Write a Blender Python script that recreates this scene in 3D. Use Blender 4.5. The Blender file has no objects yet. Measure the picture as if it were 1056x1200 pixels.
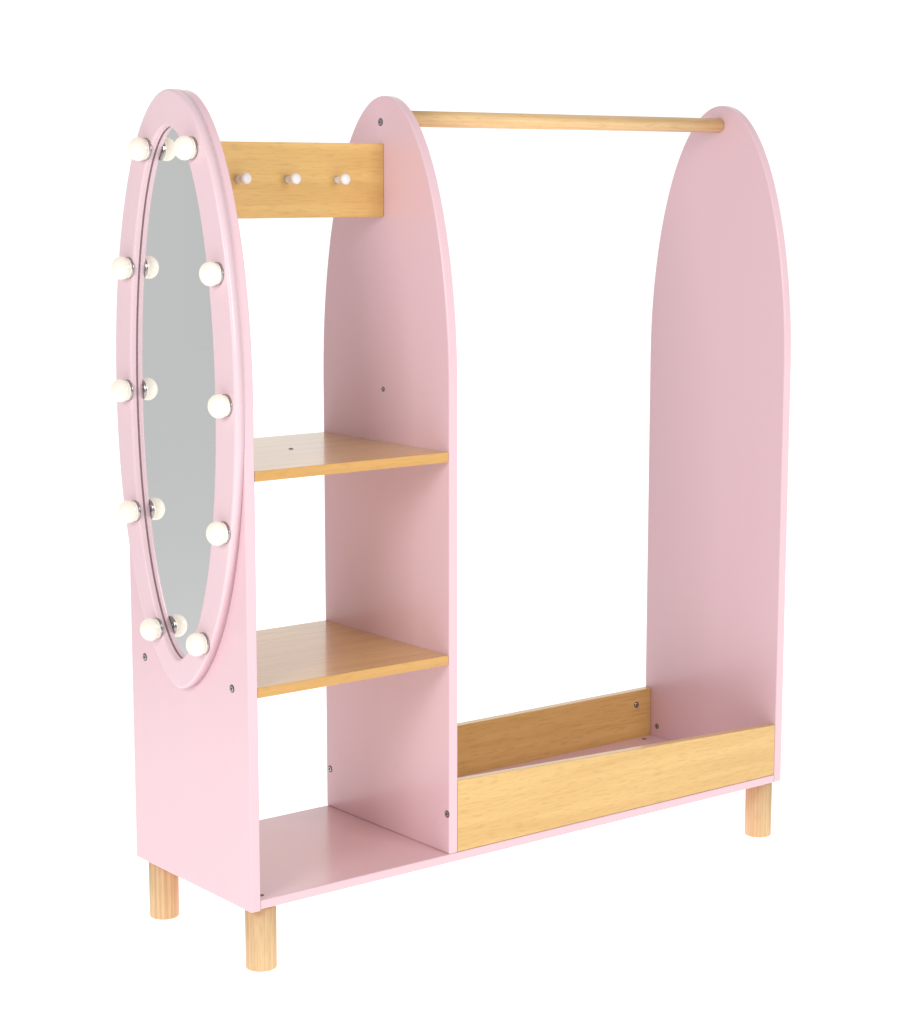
import bpy, bmesh, math
from mathutils import Vector, Matrix

# ------------------------------------------------------------------ measurements (metres)
W, D, H = 1.002, 0.3030, 1.0655
T, TB = 0.0153, 0.0127
XM = 0.3294
Z1, Z2 = 0.5830, 0.2994
LEG_H, LEG_R, LEG_I = 0.090, 0.0210, 0.031
ARCH_B = 0.405
ZC = H - ARCH_B
FT = 0.014          # mirror frame thickness

CAM = Vector((-1.4324, -2.2654, 0.95047)); YAW = 0.90923; PITCH = -0.15553; F = 2482.9
cdir = Vector((math.cos(YAW)*math.cos(PITCH), math.sin(YAW)*math.cos(PITCH), math.sin(PITCH)))
crt = Vector((math.sin(YAW), -math.cos(YAW), 0)); cup = crt.cross(cdir)

def measure(px, py, axis, value):
    """survey a point of the furniture on a known plane"""
    r = cdir*F + crt*(px-528) - cup*(py-600)
    k = (value - CAM[axis]) / r[axis]
    return CAM + r*k

scene = bpy.context.scene
col = scene.collection

# ------------------------------------------------------------------ materials
def new_mat(name):
    m = bpy.data.materials.new(name); m.use_nodes = True
    return m, m.node_tree.nodes, m.node_tree.links, m.node_tree.nodes['Principled BSDF']

def painted(name, rgb, rough=0.33, var=0.012):
    m, n, l, b = new_mat(name)
    tc = n.new('ShaderNodeTexCoord')
    mp = n.new('ShaderNodeMapping'); mp.inputs['Scale'].default_value = (26, 26, 1.2)   # faint upright streaks of the foil
    l.new(tc.outputs['Object'], mp.inputs['Vector'])
    no = n.new('ShaderNodeTexNoise'); no.inputs['Scale'].default_value = 1; no.inputs['Detail'].default_value = 2
    l.new(mp.outputs[0], no.inputs['Vector'])
    mr = n.new('ShaderNodeMapRange'); mr.inputs['To Min'].default_value = 1-var; mr.inputs['To Max'].default_value = 1+var
    l.new(no.outputs['Fac'], mr.inputs['Value'])
    mx = n.new('ShaderNodeVectorMath'); mx.operation = 'SCALE'; mx.inputs[0].default_value = rgb
    l.new(mr.outputs[0], mx.inputs['Scale']); l.new(mx.outputs[0], b.inputs['Base Color'])
    b.inputs['Roughness'].default_value = rough
    b.inputs['Coat Weight'].default_value = 0.2; b.inputs['Coat Roughness'].default_value = 0.16
    return m

def wood(name, axis, light, dark, fleck, grain=70.0, rough=0.30, seed=0.0, fmax=0.40, coat=0.6, along0=3.0, broad=11):
    m, n, l, b = new_mat(name)
    tc = n.new('ShaderNodeTexCoord')
    def mapped(along, across):
        mp = n.new('ShaderNodeMapping'); s = [across]*3; s[axis] = along
        mp.inputs['Scale'].default_value = s; mp.inputs['Location'].default_value = (seed, seed*1.7, seed*0.6)
        l.new(tc.outputs['Object'], mp.inputs['Vector']); return mp
    a = n.new('ShaderNodeTexNoise'); a.inputs['Scale'].default_value = 1; a.inputs['Detail'].default_value = 6; a.inputs['Distortion'].default_value = 0.4
    l.new(mapped(along0, grain).outputs[0], a.inputs['Vector'])
    c = n.new('ShaderNodeTexNoise'); c.inputs['Scale'].default_value = 1; c.inputs['Detail'].default_value = 3
    l.new(mapped(1.6, broad).outputs[0], c.inputs['Vector'])
    fl = n.new('ShaderNodeTexNoise'); fl.inputs['Scale'].default_value = 1; fl.inputs['Detail'].default_value = 2
    l.new(mapped(40, 420).outputs[0], fl.inputs['Vector'])
    add = n.new('ShaderNodeMath'); add.operation = 'MULTIPLY_ADD'; add.inputs[1].default_value = 0.65
    l.new(a.outputs['Fac'], add.inputs[0])
    c2 = n.new('ShaderNodeMath'); c2.operation = 'MULTIPLY'; c2.inputs[1].default_value = 0.35
    l.new(c.outputs['Fac'], c2.inputs[0]); l.new(c2.outputs[0], add.inputs[2])
    cr = n.new('ShaderNodeValToRGB'); cr.color_ramp.elements[0].position = 0.38; cr.color_ramp.elements[1].position = 0.60
    cr.color_ramp.elements[0].color = (*dark, 1); cr.color_ramp.elements[1].color = (*light, 1)
    l.new(add.outputs[0], cr.inputs[0])
    fr = n.new('ShaderNodeMapRange'); fr.inputs['From Min'].default_value = 0.52; fr.inputs['From Max'].default_value = 0.66
    fr.inputs['To Max'].default_value = fmax
    l.new(fl.outputs['Fac'], fr.inputs['Value'])
    mx = n.new('ShaderNodeMix'); mx.data_type = 'RGBA'
    l.new(fr.outputs[0], mx.inputs[0]); l.new(cr.outputs[0], mx.inputs[6]); mx.inputs[7].default_value = (*fleck, 1)
    l.new(mx.outputs[2], b.inputs['Base Color'])
    b.inputs['Roughness'].default_value = rough
    b.inputs['Coat Weight'].default_value = coat; b.inputs['Coat Roughness'].default_value = 0.12
    bp = n.new('ShaderNodeBump'); bp.inputs['Strength'].default_value = 0.03; bp.inputs['Distance'].default_value = 0.002
    l.new(a.outputs['Fac'], bp.inputs['Height']); l.new(bp.outputs[0], b.inputs['Normal'])
    return m

PINK = painted('pink_lacquer', (0.785, 0.54, 0.59), 0.27)
PINK_F = painted('pink_frame_lacquer', (0.80, 0.58, 0.63), 0.27)
SHELF = wood('beech_shelf', 0, (0.70, 0.44, 0.145), (0.60, 0.35, 0.10), (0.48, 0.265, 0.07), seed=3)
EDGE = wood('beech_edge_band', 0, (0.66, 0.36, 0.085), (0.58, 0.30, 0.065), (0.48, 0.24, 0.05), seed=9)
RAIL = wood('beech_rail', 0, (0.75, 0.48, 0.160), (0.66, 0.395, 0.118), (0.51, 0.295, 0.085), seed=7)
ROD = wood('pine_rod', 0, (0.85, 0.59, 0.30), (0.68, 0.42, 0.17), (0.62, 0.38, 0.15), grain=160, rough=0.45, seed=1, coat=0.1)
LEG = wood('pine_leg', 2, (0.77, 0.54, 0.30), (0.60, 0.38, 0.18), (0.56, 0.35, 0.16), grain=260, rough=0.5, seed=5, coat=0.05, along0=2.0, broad=60)

def simple(name, rgb, rough, metal=0.0, **kw):
    m, n, l, b = new_mat(name)
    tc = n.new('ShaderNodeTexCoord'); no = n.new('ShaderNodeTexNoise'); no.inputs['Scale'].default_value = 30
    l.new(tc.outputs['Object'], no.inputs['Vector'])
    mr = n.new('ShaderNodeMapRange'); mr.inputs['To Min'].default_value = max(0, rough-0.02); mr.inputs['To Max'].default_value = rough+0.02
    l.new(no.outputs['Fac'], mr.inputs['Value']); l.new(mr.outputs[0], b.inputs['Roughness'])
    b.inputs['Base Color'].default_value = (*rgb, 1); b.inputs['Metallic'].default_value = metal
    for k, v in kw.items(): b.inputs[k.replace('_', ' ')].default_value = v
    return m
MIRROR = simple('mirror_glass', (0.93, 0.945, 0.94), 0.0, 1.0)
for lk in list(MIRROR.node_tree.links):
    if lk.to_socket.name == 'Roughness': MIRROR.node_tree.links.remove(lk)
MIRROR.node_tree.nodes['Principled BSDF'].inputs['Roughness'].default_value = 0.0
BULB = simple('opal_bulb', (0.93, 0.85, 0.74), 0.12, Emission_Color=(1, 0.92, 0.80, 1), Emission_Strength=0.10)
CHROME = simple('chrome', (0.42, 0.39, 0.39), 0.2, 1.0)
SCREW = simple('screw_steel', (0.42, 0.42, 0.44), 0.3, 1.0)
DARK = simple('screw_recess', (0.05, 0.045, 0.045), 0.6)
RECESS_SHADE = simple('frame_recess_shade', (0.30, 0.18, 0.20), 0.7)  # shade painted into the foot of the recess wall round the mirror
PEG = simple('peg_white', (0.78, 0.745, 0.73), 0.4)

# ------------------------------------------------------------------ mesh helpers
def make(name, bm, mats, origin, parent=None, bevel=0.0, smooth=False, label=None):
    bmesh.ops.recalc_face_normals(bm, faces=bm.faces)
    origin = Vector(origin)
    for v in bm.verts: v.co -= origin
    me = bpy.data.meshes.new(name); bm.to_mesh(me); bm.free()
    for m in mats: me.materials.append(m)
    ob = bpy.data.objects.new(name, me); col.objects.link(ob)
    if parent is not None:
        ob.parent = parent
        ob.location = origin - world_loc(parent)
    else:
        ob.location = origin
    if smooth or bevel:
        for p in me.polygons: p.use_smooth = True
    if bevel:
        bv = ob.modifiers.new('edge', 'BEVEL'); bv.width = bevel; bv.segments = 3
        bv.limit_method = 'ANGLE'; bv.angle_limit = math.radians(40); bv.harden_normals = True
    if label: ob['label'] = label
    return ob

def world_loc(o):
    v = Vector((0, 0, 0))
    while o is not None:
        v += o.location; o = o.parent
    return v

def prism_x(pts, x0, x1):
    bm = bmesh.new()
    a = [bm.verts.new((x0, y, z)) for y, z in pts]; b = [bm.verts.new((x1, y, z)) for y, z in pts]
    bm.faces.new(a); bm.faces.new(b[::-1]); n = len(pts)
    for i in range(n): bm.faces.new((a[i], a[(i+1) % n], b[(i+1) % n], b[i]))
    return bm

def board(x0, x1, y0, y1, z0, z1a, z1b=None):
    z1b = z1a if z1b is None else z1b
    bm = bmesh.new()
    c = [(x0,y0,z0),(x1,y0,z0),(x1,y1,z0),(x0,y1,z0),(x0,y0,z1a),(x1,y0,z1b),(x1,y1,z1b),(x0,y1,z1a)]
    v = [bm.verts.new(p) for p in c]
    for f in [(0,1,2,3),(4,5,6,7),(0,1,5,4),(1,2,6,5),(2,3,7,6),(3,0,4,7)]: bm.faces.new([v[i] for i in f])
    return bm

def lathe(profile, origin, axis, seg=40, mats=None):
    axis = Vector(axis).normalized(); q = Vector((0, 0, 1)).rotation_difference(axis)
    bm = bmesh.new(); rings = []
    for d, r in profile:
        if r < 1e-6: rings.append([bm.verts.new(Vector(origin)+q @ Vector((0, 0, d)))])
        else: rings.append([bm.verts.new(Vector(origin)+q @ Vector((r*math.cos(2*math.pi*i/seg), r*math.sin(2*math.pi*i/seg), d))) for i in range(seg)])
    for k in range(len(rings)-1):
        a, b = rings[k], rings[k+1]; mi = mats[k] if mats else 0
        for i in range(seg):
            j = (i+1) % seg
            if len(a) == 1: f = bm.faces.new((a[0], b[i], b[j]))
            elif len(b) == 1: f = bm.faces.new((a[i], a[j], b[0]))
            else: f = bm.faces.new((a[i], a[j], b[j], b[i]))
            f.material_index = mi
    return bm

def arch_outline(z0, seg=72):
    pts = [(0, z0), (D, z0)]
    for i in range(seg+1):
        a = math.pi*i/seg
        pts.append((D/2 + D/2*math.cos(a), ZC + ARCH_B*math.sin(a)))
    return pts

# ------------------------------------------------------------------ the wardrobe
root = bpy.data.objects.new('dress_up_wardrobe', None); col.objects.link(root)
root.location = (W/2, D/2, -LEG_H)
root.empty_display_size = 0.1
root['label'] = 'pink and wood children\'s dress-up wardrobe with oval light-bulb mirror'
root['category'] = 'wardrobe'

p_left = make('side_panel', prism_x(arch_outline(-0.002), 0, T), [PINK], (T/2, D/2, 0.5), root, 0.0022, label='pink arched end panel carrying the oval mirror')
p_mid = make('side_panel', prism_x(arch_outline(TB), XM, XM+T), [PINK], (XM+T/2, D/2, 0.5), root, 0.0022, label='pink arched divider panel between shelves and hanging space')
p_right = make('side_panel', prism_x(arch_outline(0.0), W-T, W), [PINK], (W-T/2, D/2, 0.5), root, 0.0022, label='pink arched end panel holding the wooden rod')
base = make('base_board', board(T, W-T, 0.0006, D-0.0006, 0.0, TB), [PINK], (0.5, D/2, 0.01), root, 0.0015)

e = 0.0004
ST = 0.0138
sh1 = make('shelf', board(T+e, XM-e, 0.001, D-0.001, Z1-ST, Z1), [SHELF, EDGE], (0.17, D/2, Z1), root, 0.0006)
sh2 = make('shelf', board(T+e, XM-e, 0.001, D-0.001, Z2-ST, Z2), [SHELF, EDGE], (0.27, D/2, Z2), root, 0.0006)
for s in (sh1, sh2):
    for p in s.data.polygons:
        if abs(p.normal.y) > 0.9: p.material_index = 1

fa = measure(909, 849.5, 1, 0.001); fb = measure(537, 914.5, 1, 0.001)
fs = (fa.z-fb.z)/(fa.x-fb.x)
fr = make('front_rail', board(XM+T+e, W-T-e, 0.001, 0.0135, TB+e, fb.z+fs*(XM+T-fb.x), fb.z+fs*(W-T-fb.x)), [RAIL], (0.67, 0.008, 0.06), root, 0.001)
ba = measure(759, 807, 1, D-T); bb = measure(540, 850, 1, D-T)
slope = (ba.z-bb.z)/(ba.x-bb.x)
br = make('back_rail', board(XM+T+e, W-T-e, D-T, D-0.001, TB+e, bb.z+slope*(XM+T-bb.x), ba.z+slope*(W-T-ba.x)), [RAIL], (0.60, D, 0.075), root, 0.001)
TF = TB+0.0055
tray = make('tray_floor', board(XM+T+e, W-T-e, 0.0138, D-T-e, TB+0.0003, TF), [PINK], (0.6, D/2, TF), root, 0.0008)

# hanging rod
rp = measure(845, 147, 0, W-T)
RODZ = rp.z; RODY = D/2
RR = 0.0112
prof = [(0, 0), (0, RR), ((W-T)-(XM+T)-2*e, RR), ((W-T)-(XM+T)-2*e, 0)]
rod = make('hanging_rod', lathe(prof, (XM+T+e, RODY, RODZ), (1, 0, 0), 48), [ROD], (0.67, RODY, RODZ), root)
for p in rod.data.polygons: p.use_smooth = len(p.vertices) == 4

# legs
for i, (lx, ly) in enumerate(((LEG_I, 0.026), (LEG_I, D-0.0225), (W-0.0235, 0.026), (W-0.0235, D-0.0225))):
    r = LEG_R
    prof = [(0, 0), (0, r-0.002), (0.0006, r-0.0006), (0.002, r), (LEG_H-0.0022, r), (LEG_H-0.0022, 0)]
    lg = make('leg', lathe(prof, (lx, ly, -LEG_H), (0, 0, 1), 48), [LEG], (lx+0.01+0.03*i, ly-0.004, -LEG_H), root)
    for p in lg.data.polygons: p.use_smooth = len(p.vertices) == 4 and abs(p.normal.z) < 0.5

# hook board with pegs
hp_t = measure(450, 168, 0, XM); hp_b = measure(450, 254, 0, XM)
HY = (hp_t.y+hp_b.y)/2
hb = make('hook_board', board(T+e, XM-e, HY, HY+0.013, hp_b.z, hp_t.z), [RAIL], (0.1, HY, hp_t.z), root, 0.001)
for px, py in ((278.5, 210), (336.5, 210.5), (394.5, 211)):
    q = measure(px, py, 1, HY)
    prof = [(0, 0), (0, 0.0054), (0.005, 0.0047), (0.012, 0.0047), (0.0165, 0.0060), (0.0195, 0.0074), (0.0215, 0.0076), (0.0232, 0.0070), (0.0243, 0.0052), (0.0248, 0.0026), (0.0249, 0)]
    make('peg', lathe(prof, q+Vector((0, -0.0001, 0)), (0, -1, 0.06), 28), [PEG], q, hb, smooth=True)

# ------------------------------------------------------------------ oval mirror
SEG = 160
CY = D/2
zb = measure(225, 812, 0, -FT).z
EC = (H + zb)/2; EB = (H - zb)/2 + 0.001
A0 = D/2+0.0015
AI, BI = A0-0.046, EB-0.0435          # opening
IY, IZ = CY+0.003, EC-0.004
def ell(a, b, x, cy, cz):
    out = []
    for i in range(SEG):
        t = 2*math.pi*i/SEG; c, s = math.cos(t), math.sin(t)
        ex = 1.0 if s >= 0 else 1.0+0.16*s*s
        out.append((x, cy + a*math.copysign(abs(c)**ex, c), cz + b*s))
    return out
loops = []
def outer(d, x): loops.append(ell(A0-d, EB-d, x, CY, EC))
def inner(d, x): loops.append(ell(AI+d, BI+d, x, IY, IZ))
outer(0, -0.0004); outer(0, -FT+0.0032); outer(0.0006, -FT+0.0013); outer(0.0018, -FT+0.0003); outer(0.0035, -FT)
inner(0.0035, -FT); inner(0.0018, -FT+0.0003); inner(0.0006, -FT+0.0013); inner(0, -FT+0.0032); inner(0, -0.0060); inner(0, -0.0004)
bm = bmesh.new()
vl = [[bm.verts.new(c) for c in L] for L in loops]
n = len(vl)
for k in range(n):
    a, b = vl[k], vl[(k+1) % n]
    for i in range(SEG):
        j = (i+1) % SEG; f = bm.faces.new((a[i], a[j], b[j], b[i]))
        if k == n-2: f.material_index = 1
frame = make('mirror_frame', bm, [PINK_F, RECESS_SHADE], (-FT/2, CY, EC), root, smooth=True)
for p in frame.data.polygons:
    if abs(p.normal.x) > 0.999: p.use_smooth = False
bm = bmesh.new()
va = [bm.verts.new(c) for c in ell(AI-0.0002, BI-0.0002, -0.0044, IY, IZ)]
vb = [bm.verts.new(c) for c in ell(AI-0.0002, BI-0.0002, -0.0008, IY, IZ)]
bm.faces.new(va); bm.faces.new(vb[::-1])
for i in range(SEG): bm.faces.new((va[i], va[(i+1) % SEG], vb[(i+1) % SEG], vb[i]))
make('mirror', bm, [MIRROR], (-0.002, IY, IZ), frame)

# bulbs
BR = 0.0156
pairs = [((162,176),(216,172)), ((142,315),(246,320)), ((141,458),(256,476)), ((150,599),(254,626)), ((176,738),(230,755))]
BO = 0.0116
for L, R in pairs:
    a = measure(*L, 0, -FT-BO); b = measure(*R, 0, -FT-BO)
    zz = (a.z+b.z)/2; hw = abs(a.y-b.y)/2; cy = (a.y+b.y)/2
    for y in (cy+hw, cy-hw):
        prof = [(0, 0), (0, 0.0146), (0.0022, 0.0147), (0.0033, 0.0136)]; mats = [1, 1, 1]
        a0 = math.asin(0.0130/BR)
        for i in range(0, 17):
            th = math.pi-a0 - (math.pi-a0)*i/16
            prof.append((BO + 0.85*BR*math.cos(th), BR*math.sin(th) if i < 16 else 0)); mats.append(0)
        make('light_bulb', lathe(prof, (-FT+0.0002, y, zz), (-1, 0, 0), 40, mats), [BULB, CHROME], (-FT, y, zz), frame, smooth=True)

# screws
def screw(px, py, axis, value, nrm, parent, r=0.0038):
    q = measure(px, py, axis, value)
    N = Vector(nrm)
    prof = [(0, r*1.3), (0.0004, r*1.28), (0.0006, r*1.05), (0.0006, r*1.0), (0.0012, r*0.85), (0.0013, r*0.42), (0.0004, r*0.30), (0.0004, 0)]
    bm = lathe(prof, q, N, 20, [1, 1, 1, 0, 0, 1, 1])
    make('screw', bm, [SCREW, DARK], q, parent, smooth=True)
screw(446, 143, 0, XM, (-1,0,0), p_mid, 0.0042)
screw(449, 456, 0, XM, (-1,0,0), p_mid, 0.0028)
screw(387, 901, 0, XM, (-1,0,0), p_mid, 0.0040)
screw(524, 954, 0, XM, (-1,0,0), p_mid, 0.0040)
screw(170, 770, 0, 0.0, (-1,0,0), p_left, 0.0042)
screw(272, 807, 0, 0.0, (-1,0,0), p_left, 0.0042)
screw(770, 851, 0, W-T, (-1,0,0), p_right, 0.0034)
screw(746, 826, 1, D-T, (0,-1,0), br, 0.0040)
screw(306, 1049, 2, TB, (0,0,1), base, 0.0030)
screw(755, 866, 2, TF, (0,0,1), tray, 0.0030)
screw(341, 526, 2, Z1, (0,0,1), sh1, 0.0026)

# ------------------------------------------------------------------ white studio floor with added glow
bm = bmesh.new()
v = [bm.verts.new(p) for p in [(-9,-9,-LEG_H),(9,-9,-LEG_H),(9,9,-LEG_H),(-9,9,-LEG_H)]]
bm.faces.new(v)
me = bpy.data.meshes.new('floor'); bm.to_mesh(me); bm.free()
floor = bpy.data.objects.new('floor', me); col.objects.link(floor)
floor['kind'] = 'structure'
m, n, l, b = new_mat('white_glow_floor')
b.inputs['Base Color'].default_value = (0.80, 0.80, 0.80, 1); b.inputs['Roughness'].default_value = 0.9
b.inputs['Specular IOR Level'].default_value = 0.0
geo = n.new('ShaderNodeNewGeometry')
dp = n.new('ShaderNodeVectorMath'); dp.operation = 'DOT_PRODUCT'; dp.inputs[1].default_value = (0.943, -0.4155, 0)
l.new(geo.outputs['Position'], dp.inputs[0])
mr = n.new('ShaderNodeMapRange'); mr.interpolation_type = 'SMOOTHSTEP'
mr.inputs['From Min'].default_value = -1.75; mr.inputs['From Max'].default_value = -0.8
mr.inputs['To Min'].default_value = 0.055; mr.inputs['To Max'].default_value = 0.75  # added glow fades to the left so the mirror reflects grey
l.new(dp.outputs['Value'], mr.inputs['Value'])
b.inputs['Emission Color'].default_value = (1, 1, 1, 1); l.new(mr.outputs[0], b.inputs['Emission Strength'])  # emission added to wash out shadows, no lamp under the floor
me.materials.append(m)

# ------------------------------------------------------------------ studio surroundings (white sweep behind, grey studio elsewhere)
w = bpy.data.worlds.new('World'); scene.world = w; w.use_nodes = True
n, l = w.node_tree.nodes, w.node_tree.links
bg = n['Background']
tc = n.new('ShaderNodeTexCoord')
dp = n.new('ShaderNodeVectorMath'); dp.operation = 'DOT_PRODUCT'; dp.inputs[1].default_value = (0.613, 0.79, 0)
l.new(tc.outputs['Generated'], dp.inputs[0])
mr = n.new('ShaderNodeMapRange'); mr.interpolation_type = 'SMOOTHSTEP'
mr.inputs['From Min'].default_value = 0.32; mr.inputs['From Max'].default_value = 0.88
mr.inputs['To Min'].default_value = 0.55; mr.inputs['To Max'].default_value = 1.12
l.new(dp.outputs['Value'], mr.inputs['Value'])
l.new(mr.outputs[0], bg.inputs['Strength']); bg.inputs['Color'].default_value = (1, 1, 1, 1)

def softbox(loc, target, size, power, color=(1, 1, 1)):
    ld = bpy.data.lights.new('softbox', 'AREA'); ld.shape = 'SQUARE'; ld.size = size; ld.energy = power; ld.color = color
    o = bpy.data.objects.new('softbox', ld); col.objects.link(o); o.location = loc
    o.rotation_euler = (Vector(target)-Vector(loc)).to_track_quat('-Z', 'Y').to_euler()
softbox((-1.9, -0.8, 1.3), (0.1, 0.1, 0.4), 0.7, 20, (1, 0.985, 0.97))
softbox((0.9, -3.4, 1.5), (0.5, 0.1, 0.4), 1.2, 36, (1, 0.99, 0.98))

# ------------------------------------------------------------------ camera
cd = bpy.data.cameras.new('camera'); cam = bpy.data.objects.new('camera', cd); col.objects.link(cam)
cam.location = CAM; cam.rotation_euler = cdir.to_track_quat('-Z', 'Y').to_euler()
cd.sensor_fit = 'HORIZONTAL'; cd.sensor_width = 36; cd.lens = F/1056*36; cd.clip_end = 100
scene.camera = cam
scene.view_settings.view_transform = 'Standard'; scene.view_settings.look = 'None'
scene.view_settings.exposure = 0; scene.view_settings.gamma = 1
